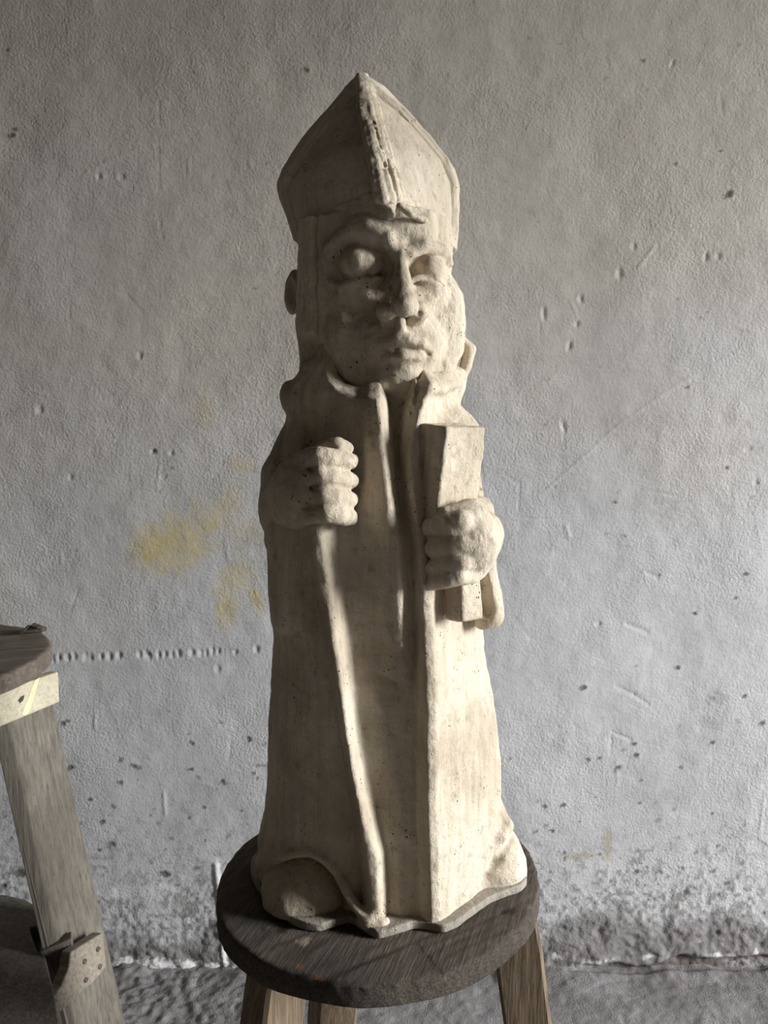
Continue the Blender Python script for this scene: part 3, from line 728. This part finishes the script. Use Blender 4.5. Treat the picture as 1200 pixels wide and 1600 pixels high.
# hood strip beside the face
head = part('head', v, PL, statue, [(.11, .6, 73), (.07, 1.7, 75)])
v = Vol((-12.5, -3, 62), (-8, 5, 74), .14)
v.add(ell(P(459, 457, 0.6), (.95, 1.7, 2.45), rotm(0, 6, 0))); v.cut(ell(P(455, 457, -1.0), (.6, .8, 1.6)), .3)
part('ear', v, PL, head, [(.10, .9, 76)])
v = Vol((6.5, -6, 54), (12, 5, 66), .14)
v.add(PC([(716, 528, -.6), (733, 546, -.4), (728, 572, -.6), (718, 596, -1.2)], [.6, .75, .7, .5], (1, .6, 1)))
v.cut(ell(P(723, 562, -2.4), (.45, .9, 1.3)), .3)
part('ear', v, PL, head, [(.09, .9, 77)])

# ---- mitre
m_l = tab([(468, 400), (468, 385), (440, 320), (432, 292), (440, 268), (470, 222), (510, 175), (545, 135), (556, 128)], 0)
m_r = tab([(712, 400), (713, 385), (717, 330), (716, 290), (708, 265), (680, 228), (640, 180), (600, 140), (576, 128)], 0)
m_c = tab([(612, 345), (604, 310), (592, 240), (578, 180), (566, 127)], -5)
m_f = lin((70, -10.2), (73, -10.6), (76, -10.2), (80, -8.6), (85, -5.6), (88, -3.2), (90.3, -1.4))
def mitre_poly(z):
    l, r, f = m_l(z), m_r(z), m_f(z)
    c = lin((72, .4), (75, .1), (80, -.7), (85, -1.5), (90, -2.3))(z)
    q = lin((72, 1.25), (75, .95), (80, .7), (86, .45), (90, .3))(z)
    pts = []
    y0 = -.9
    A, B, Cc = np.array([l, y0]), np.array([c, f]), np.array([r, y0])
    for t in np.linspace(0, 1, 9):
        n = np.array([-.5, -.85]); pts.append(tuple(A*(1-t)+B*t+n*q*4*t*(1-t)*1.15))
    for t in np.linspace(0, 1, 9)[1:]:
        n = np.array([.5, -.85]); pts.append(tuple(B*(1-t)+Cc*t+n*q*4*t*(1-t)*1.15))
    for a in np.linspace(0, np.pi, 12)[1:-1]: pts.append(((r+l)/2+(r-l)/2*math.cos(a), y0+1.6*min(1, math.sin(a)*3)+(-f*.8)*math.sin(a)))
    cx = c*0-0
    return pts
ZM = np.arange(70, 90.6, .5)
# polar lookup needs the axis inside the section: shift the tapering mitre on to its own axis
ax_x = -1.9
TM = polar_table(lambda z: [(x-ax_x, y) for x, y in mitre_poly(z)], ZM, 2)
def shifted(prim, dx):
    f, lo, hi = prim
    return (lambda x, y, z: f(x-dx, y, z)), (lo[0]+dx, lo[1], lo[2]), (hi[0]+dx, hi[1], hi[2])
v = Vol((-13.5, -13.5, 69), (10.5, 11, 91.2), .16)
def mit_bottom(th):
    return 72.3
v.add(shifted(polar(TM, ZM, 0, 90.2, 72.0), ax_x))
# seam between front panel and rim
for pp in ([(551, 146), (520, 182), (482, 234), (458, 268), (449, 286), (453, 312), (462, 345), (470, 372)], [(588, 143), (622, 172), (664, 218), (692, 252), (705, 286), (708, 330), (707, 366)]):
    v.cut(SC(v, pp, .34, .08), .12)
    off = -1 if pp[0][0] < 570 else 1
    v.add(SC(v, [(u+off*(7 if off < 0 else 4), w-(3 if w < 260 else 0)) for u, w in pp], [.3]*len(pp), -.16), .25)
mv = v
mitre = part('mitre', v, PLM, statue, [(.12, .3, 83), (.05, 1.2, 85)])
v = Vol((-5, -14, 73), (5, 1, 91.5), .13)
for off, rr, lf in ((-12, .42, .62), (-5, .5, .38), (3, .52, .16), (11, .48, .02), (17, .4, -.05)):
    v.add(SC(mv, [(568+off*.6, 133), (574+off*.85, 170), (585+off, 220), (596+off*1.1, 265), (606+off*1.35, 312)], [rr*.9, rr, rr, rr*1.05, rr*1.1], lf), .12)
v.cut(SC(mv, [(583, 190), (593, 225), (602, 262)], [.1, .16, .1], .74), .2); v.cut(SC(mv, [(604, 250), (612, 280), (619, 305)], [.1, .18, .14], .58), .2)
part('mitre_band', v, PL, mitre, [(.10, .8, 93), (.06, 2.4, 95)])
v = Vol((-12, -13.5, 70), (10, 4, 77), .15)
TMb = TM
v.add(shifted(polar(TM, ZM, lambda th: np.interp(np.degrees(th), [-180, -150, -125, -55, -25, 0, 180], [-.5, .0, .25, .3, .0, -.5, -.5]).astype(np.float32), lambda th: np.interp(np.degrees(th), [-180, -143, -120, -105, -85, -60, -35, -10, 180], [72.4, 73.0, 74.2, 75.0, 75.4, 75.0, 74.2, 73.8, 72.4]).astype(np.float32), 72.4), ax_x))
v.cut(shifted(polar(TM, ZM, -.8, 99, 69), ax_x))
v.op((lambda x, y, z: y-1.0+0*x+0*z, None, None), 0, 'and')
hb = v
v.cut(PC([(560, 347, -11.4), (600, 340, -12.0), (640, 338, -11.8)], [.25, .3, .25]), .3)
v.add(PC([(625, 322, -11.0), (642, 336, -11.1), (664, 344, -10.3)], [.25, .3, .2]), .5)
part('headband', v, PL, mitre, [(.16, .8, 97), (.07, 2.0, 99)])

# ---- base slab, wavy outline
bp = []
for u, vv in [(398, 1372), (408, 1392), (430, 1417), (460, 1444), (480, 1452), (503, 1455), (528, 1447), (546, 1441), (562, 1449), (575, 1458), (592, 1466), (612, 1461), (645, 1450), (668, 1452), (690, 1457), (712, 1448), (735, 1430), (760, 1412), (785, 1402), (808, 1394), (817, 1384)]:
    lo, hi = -40., 60.
    for _ in range(40):
        mm = (lo+hi)/2
        if P(u, vv, mm)[2] < 0: hi = mm
        else: lo = mm
    bp.append(P(u, vv, lo)[:2])
bp = [(-15.6, 1.0)]+[tuple(q) for q in bp]
bp = [(x*1.03, y*1.03) for x, y in bp]
for a in np.linspace(0, np.pi, 14)[1:-1]: bp.append((.4+16.0*math.cos(a), .6+12.0*math.sin(a)))
def base_fn(z): return bp
TS = polar_table(base_fn, np.arange(-1, 3.1, 1.0), 5)
v = Vol((-18, -15, -.3), (19, 14.5, 2.2), .16)
v.add(polar(TS, np.arange(-1, 3.1, 1.0), 0, 1.0, 0.02))
part('base_slab', v, PLB, statue, [(.05, .8, 103)])

# ------------------------------------------------------------------ round stool under the statue
stool = empty('wooden_stool', (0, 0, 0))
tag(stool, 'round dark weathered wooden stool carrying the statue', 'stool')
def disc(name, cx, cy, ztop, rad, thick, mat, parent, seed, oval=(0, 0), grain=0.0, paint=None, hgt=.0008):
    NR, NA = 70, 300
    th = np.linspace(0, 2*np.pi, NA, endpoint=False)
    R = rad*(1+oval[0]*np.cos(2*(th-oval[1])))+.0018*fbm2(np.cos(th)*3+9, np.sin(th)*3, seed, 4)
    V, C = [], []
    prof = [(r, 0.0) for r in np.linspace(0.02, .955, NR)]+[(.975, 0), (.988, -.0006), (.996, -.002), (1.0, -.0045), (1.001, -.006), (1.0, -.012), (1.002, -.018), (1.0, -thick+.002), (.998, -thick+.0006), (.99, -thick), (.985, -thick), (.5, -thick), (.02, -thick)]
    ca, sa = math.cos(grain), math.sin(grain)
    for r, dz in prof:
        x, y = R*r*np.cos(th), R*r*np.sin(th); z = np.full(NA, ztop+dz)
        g, q = x*ca+y*sa, -x*sa+y*ca
        if dz > -.003: z = z+hgt*fbm2(g*14, q*170, seed+3, 3)+.0010*fbm2(g*6, q*6, seed+5, 3)
        elif dz > -thick+.001 and r > .98:
            k = 1+.006*fbm2(th*40, z*500, seed+8, 2); x, y = x*k, y*k
        V.append(np.stack([x+cx, y+cy, z], -1))
        c = np.ones((NA, 3))*(1+.25*fbm2(x*9, y*9, seed+11, 4))[:, None]
        if paint: c = paint(x, y, dz, c)
        C.append(c)
    V = np.concatenate(V); C = np.concatenate(C); n = len(prof)
    i = np.arange(n*NA).reshape(n, NA); j = np.roll(i, -1, 1)
    F = np.stack([i[:-1], j[:-1], j[1:], i[1:]], -1).reshape(-1, 4)[:, ::-1]
    F = F[:, ::-1]
    faces = [tuple(f) for f in F.tolist()]+[tuple(i[0].tolist()), tuple(i[-1][::-1].tolist())]
    return mesh_obj(name, V, faces, mat, parent, True, np.clip(C, 0, 3))
def on_stool(u, v_):
    lo, hi = -40., 60.
    for _ in range(40):
        mm = (lo+hi)/2
        if P(u, v_, mm)[2] < 0: hi = mm
        else: lo = mm
    return P(u, v_, lo)[:2]/100
def stool_paint(x, y, dz, c):
    if dz < -.003: return c*1.1
    for (u, v_, r, col) in [(483, 1509, .0045, (2.3, 1.2, .6)), (511, 1527, .005, (2.3, 1.1, .5)), (490, 1470, .008, (2.6, 2.5, 2.4)), (810, 1426, .008, (.3, .3, .3)), (455, 1455, .007, (.35, .3, .3)), (427, 1453, .006, (.35, .35, .35)), (840, 1418, .004, (2, 2, 2))]:
        q = on_stool(u, v_); d = np.hypot(x+.005-q[0], y-q[1])/r+.4*fbm2(x*200, y*200, 3, 2); k = (1-sstep(.6, 1.1, d))[:, None]
        c = c*(1-k)+k*np.array(col)
    a, b = on_stool(668, 1475), on_stool(706, 1518); ab = b-a
    t = np.clip(((x+.005-a[0])*ab[0]+(y-a[1])*ab[1])/(ab@ab), 0, 1); d = np.hypot(x+.005-a[0]-t*ab[0], y-a[1]-t*ab[1])
    k = (1-sstep(.0008, .002, d))[:, None]; return c*(1-k)+k*.3
disc('stool_top', -.005, 0, ZS-.0005, .190, .026, W_TOP, stool, 4, (.035, math.radians(48)), math.radians(32), stool_paint)
def beam(name, a, b, w, d, rz, mat, parent, twist=None, bev=.004, wid2=None):
    """squared timber from a (top) to b (bottom), section w x d turned by rz about the vertical"""
    a, b = np.array(a, float), np.array(b, float); u = np.array([math.cos(rz), math.sin(rz), 0]); vv = np.array([-math.sin(rz), math.cos(rz), 0])
    V = []; N = 10
    w2 = wid2 or (w, d)
    for k in range(N+1):
        t = k/N; c = a*(1-t)+b*t; ww = w*(1-t)+w2[0]*t; dd = d*(1-t)+w2[1]*t
        c = c+u*.0012*math.sin(k*1.9+a[0]*40)+vv*.001*math.cos(k*2.3+a[1]*40)
        for sx, sy in ((-1, -1), (1, -1), (1, 1), (-1, 1)):
            for e1, e2 in (((bev, 0), (0, bev)) if sx*sy < 0 else ((0, bev), (bev, 0))):
                V.append(c+u*sx*(ww/2-e1)+vv*sy*(dd/2-e2))
    M = 8; F = []
    for k in range(N):
        for q in range(M): F.append((k*M+q, k*M+(q+1) % M, (k+1)*M+(q+1) % M, (k+1)*M+q))
    F.append(tuple(range(M-1, -1, -1))); F.append(tuple(N*M+q for q in range(M)))
    o = mesh_obj(name, V, [f[::-1] for f in F], mat, parent, False); return o
for a, ax_, rz in (((-.110, -.040), (-.215, -.112), math.radians(40)), ((-.052, .085), (-.105, .215), math.radians(20)), ((.150, .010), (.262, .035), math.radians(-5))):
    beam('leg', (a[0], a[1], ZS-.0275), (ax_[0], ax_[1], .0), .058, .050, rz, W_LEG, stool)

# ------------------------------------------------------------------ tall modelling stand at the left
SX, SY, SZ = -.800, .34, ZS+.158
DY = 28.0
stand = empty('modelling_stand', (0, 0, 0))
tag(stand, 'tall grey wooden modelling stand with a pale apron and lower shelf', 'stand')
disc('stand_top', SX, SY, SZ, .240, .030, W_STTOP, stand, 14, (.02, 1.0), math.radians(20), None)
def prism(name, pts, thick, mat, parent, colors=None):
    """polygon through 3D points (statue cm) given a real thickness vector"""
    p = np.array(pts, float)/100+np.array([0, 0, ZS]); t = np.array(thick, float)/100; n = len(p)
    V = np.concatenate([p, p+t]); F = [tuple(range(n)), tuple(range(2*n-1, n-1, -1))]+[((i+1) % n, i, n+i, n+(i+1) % n) for i in range(n)]
    o = mesh_obj(name, V, F, mat, parent, False, colors)
    m = o.modifiers.new('bevel', 'BEVEL'); m.width = .0025; m.segments = 2; m.limit_method = 'ANGLE'
    return o
# leg plank: wide face turned to the window
prism('leg', [P(-2, 1060, DY+1.5), P(74, 1060, DY+10.0), P(197, 1600, DY+10.0), P(330, 2150, DY+10.0), P(262, 2150, DY+1.5), P(118, 1600, DY+1.5)], (-2.2, -1.0, 0), W_STAND, stand)
# pale apron board nailed over the plank, just below the top
A_, B_ = P(-2, 1060, DY+1.5), P(74, 1060, DY+10.0); ab_ = (B_-A_)*np.array([1, 1, 0]); nn = np.array([ab_[1], -ab_[0], 0])/np.hypot(ab_[0], ab_[1])
zb_, zt_ = P(78, 1096, DY+10)[2], (SZ-ZS)*100-3.1
ap0, ap1 = A_-1.6*ab_+nn*.2, B_+.06*ab_+nn*.2
ap = prism('apron', [np.array([*ap0[:2], zt_]), np.array([*ap1[:2], zt_]), np.array([*ap1[:2], zb_]), np.array([*ap0[:2], zb_-.5])], nn*1.8, W_PALE, stand, np.ones((8, 3)))
back_legs = (((SX-.10, SY+.13), (SX-.20, SY+.22)), ((SX-.10, SY-.13), (SX-.20, SY-.22)))
for (a, b) in back_legs: beam('leg', (a[0], a[1], SZ-.027), (b[0], b[1], 0), .08, .03, math.radians(60), W_STAND, stand)
# lower shelf: round board notched beside the leg
zsh = -31.0
def on_z(u, v_, z):
    lo, hi = -60., 90.
    for _ in range(40):
        mm = (lo+hi)/2
        if P(u, v_, mm)[2] < z: hi = mm
        else: lo = mm
    return P(u, v_, lo)
outl = [on_z(u, v_, zsh) for u, v_ in ((-260, 1420), (-120, 1396), (-40, 1394), (10, 1398), (40, 1405), (64, 1420), (80, 1442), (45, 1449), (58, 1486), (70, 1490), (82, 1540), (96, 1610), (88, 1655), (50, 1695), (-30, 1720), (-140, 1715), (-240, 1670), (-300, 1590), (-315, 1500))]
prism('shelf', outl, (0, 0, -2.2), W_STAND, stand)
prism('notch_shade_block', [on_z(u, v_, zsh-2.6) for u, v_ in ((30, 1425), (84, 1422), (88, 1490), (40, 1505))], (0, 0, -3), W_TOP, stand, np.ones((8, 3))*.35)  # added block, tinted dark to stand in for the shade below the notch
# cross board between shelf and leg, and the curved brace screwed over the leg
prism('cross_board', [P(q[0], q[1], DY+q[2]) for q in ((62, 1488, 0), (112, 1466, 1.4), (118, 1500, 1.8), (116, 1600, 3), (112, 1720, 4), (95, 1720, 4), (82, 1600, 3), (71, 1540, 1.5))], (-.8, 2.0, 0), W_STAND, stand)
lp = [P(-2, 1060, DY+1.5), P(74, 1060, DY+10.0), P(197, 1600, DY+10.0)]; ln = np.cross(lp[1]-lp[0], lp[2]-lp[0]); ln = ln/np.linalg.norm(ln); ln = ln if ln[0] > 0 else -ln
def on_leg(u, v_, off):                      # point on a plane lying off the leg's wide face
    d = P(u, v_, 0)-CAM; return CAM+d*((lp[0]+ln*off-CAM)@ln)/(d@ln)
br = prism('brace', [on_leg(u, v_, 3.4) for u, v_ in ((161, 1457), (167, 1511), (146, 1535), (120, 1557), (50, 1625), (10, 1690), (-10, 1690), (40, 1622), (74, 1572), (97, 1540), (108, 1512), (111, 1488), (138, 1471))], -ln*2.2, W_BRACE, stand)
for u, v_, y in ((153, 1483, 0), (132, 1502, 0), (156, 1510, 0), (134, 1531, 0)):
    c = on_leg(u, v_, 3.4); V = []; N = 10
    for q, rr in ((0, .42), (.14, .42), (.18, .3), (.12, .1)):
        for k in range(N):
            a = 2*math.pi*k/N; V.append(c+np.array([.9, -.43, 0])*q+rr*(math.cos(a)*np.array([.43, .9, 0])+math.sin(a)*np.array([0, 0, 1])))
    F = [(r*N+k, r*N+(k+1) % N, (r+1)*N+(k+1) % N, (r+1)*N+k) for r in range(3) for k in range(N)]+[tuple(3*N+k for k in range(N))]
    mesh_obj('screw', np.array(V)/100+np.array([0, 0, ZS]), F, M_SCREW, br)
# yellow paint dragged over the apron, a knot, and a splinter lying up at the back rim
def on_ap(u, v_):                             # point on the apron's outer face
    d = P(u, v_, 0)-CAM; o = ap0+nn*1.8; return CAM+d*((o-CAM)@nn)/(d@nn)
prism('paint_streak', [on_ap(q[0], q[1]) for q in ((54, 1063, 8.6), (62, 1058, 9.3), (52, 1092, 8.3), (44, 1116, 7.4), (33, 1118, 6.5))], nn*.06, plain('yellow_paint', (.80, .72, .42)), ap)
prism('knot', [on_ap(q[0], q[1]) for q in ((28, 1094, 6.0), (33, 1088, 6.5), (38, 1086, 6.9), (36, 1094, 6.7), (31, 1099, 6.3))], nn*.06, plain('dark_knot', (.06, .05, .04)), ap)
ch = [on_z(u, v_, 15.9) for u, v_ in ((28, 992), (40, 991), (66, 989), (60, 984), (44, 982))]
prism('splinter', [ch[0], ch[1]+np.array([0, 0, .3]), ch[2], ch[2]+np.array([0, 0, .8]), P(58, 981, DY+20), P(45, 977, DY+21), P(36, 983, DY+18)], (.3, 1.6, 0), W_TOP, stand, np.ones((14, 3)))
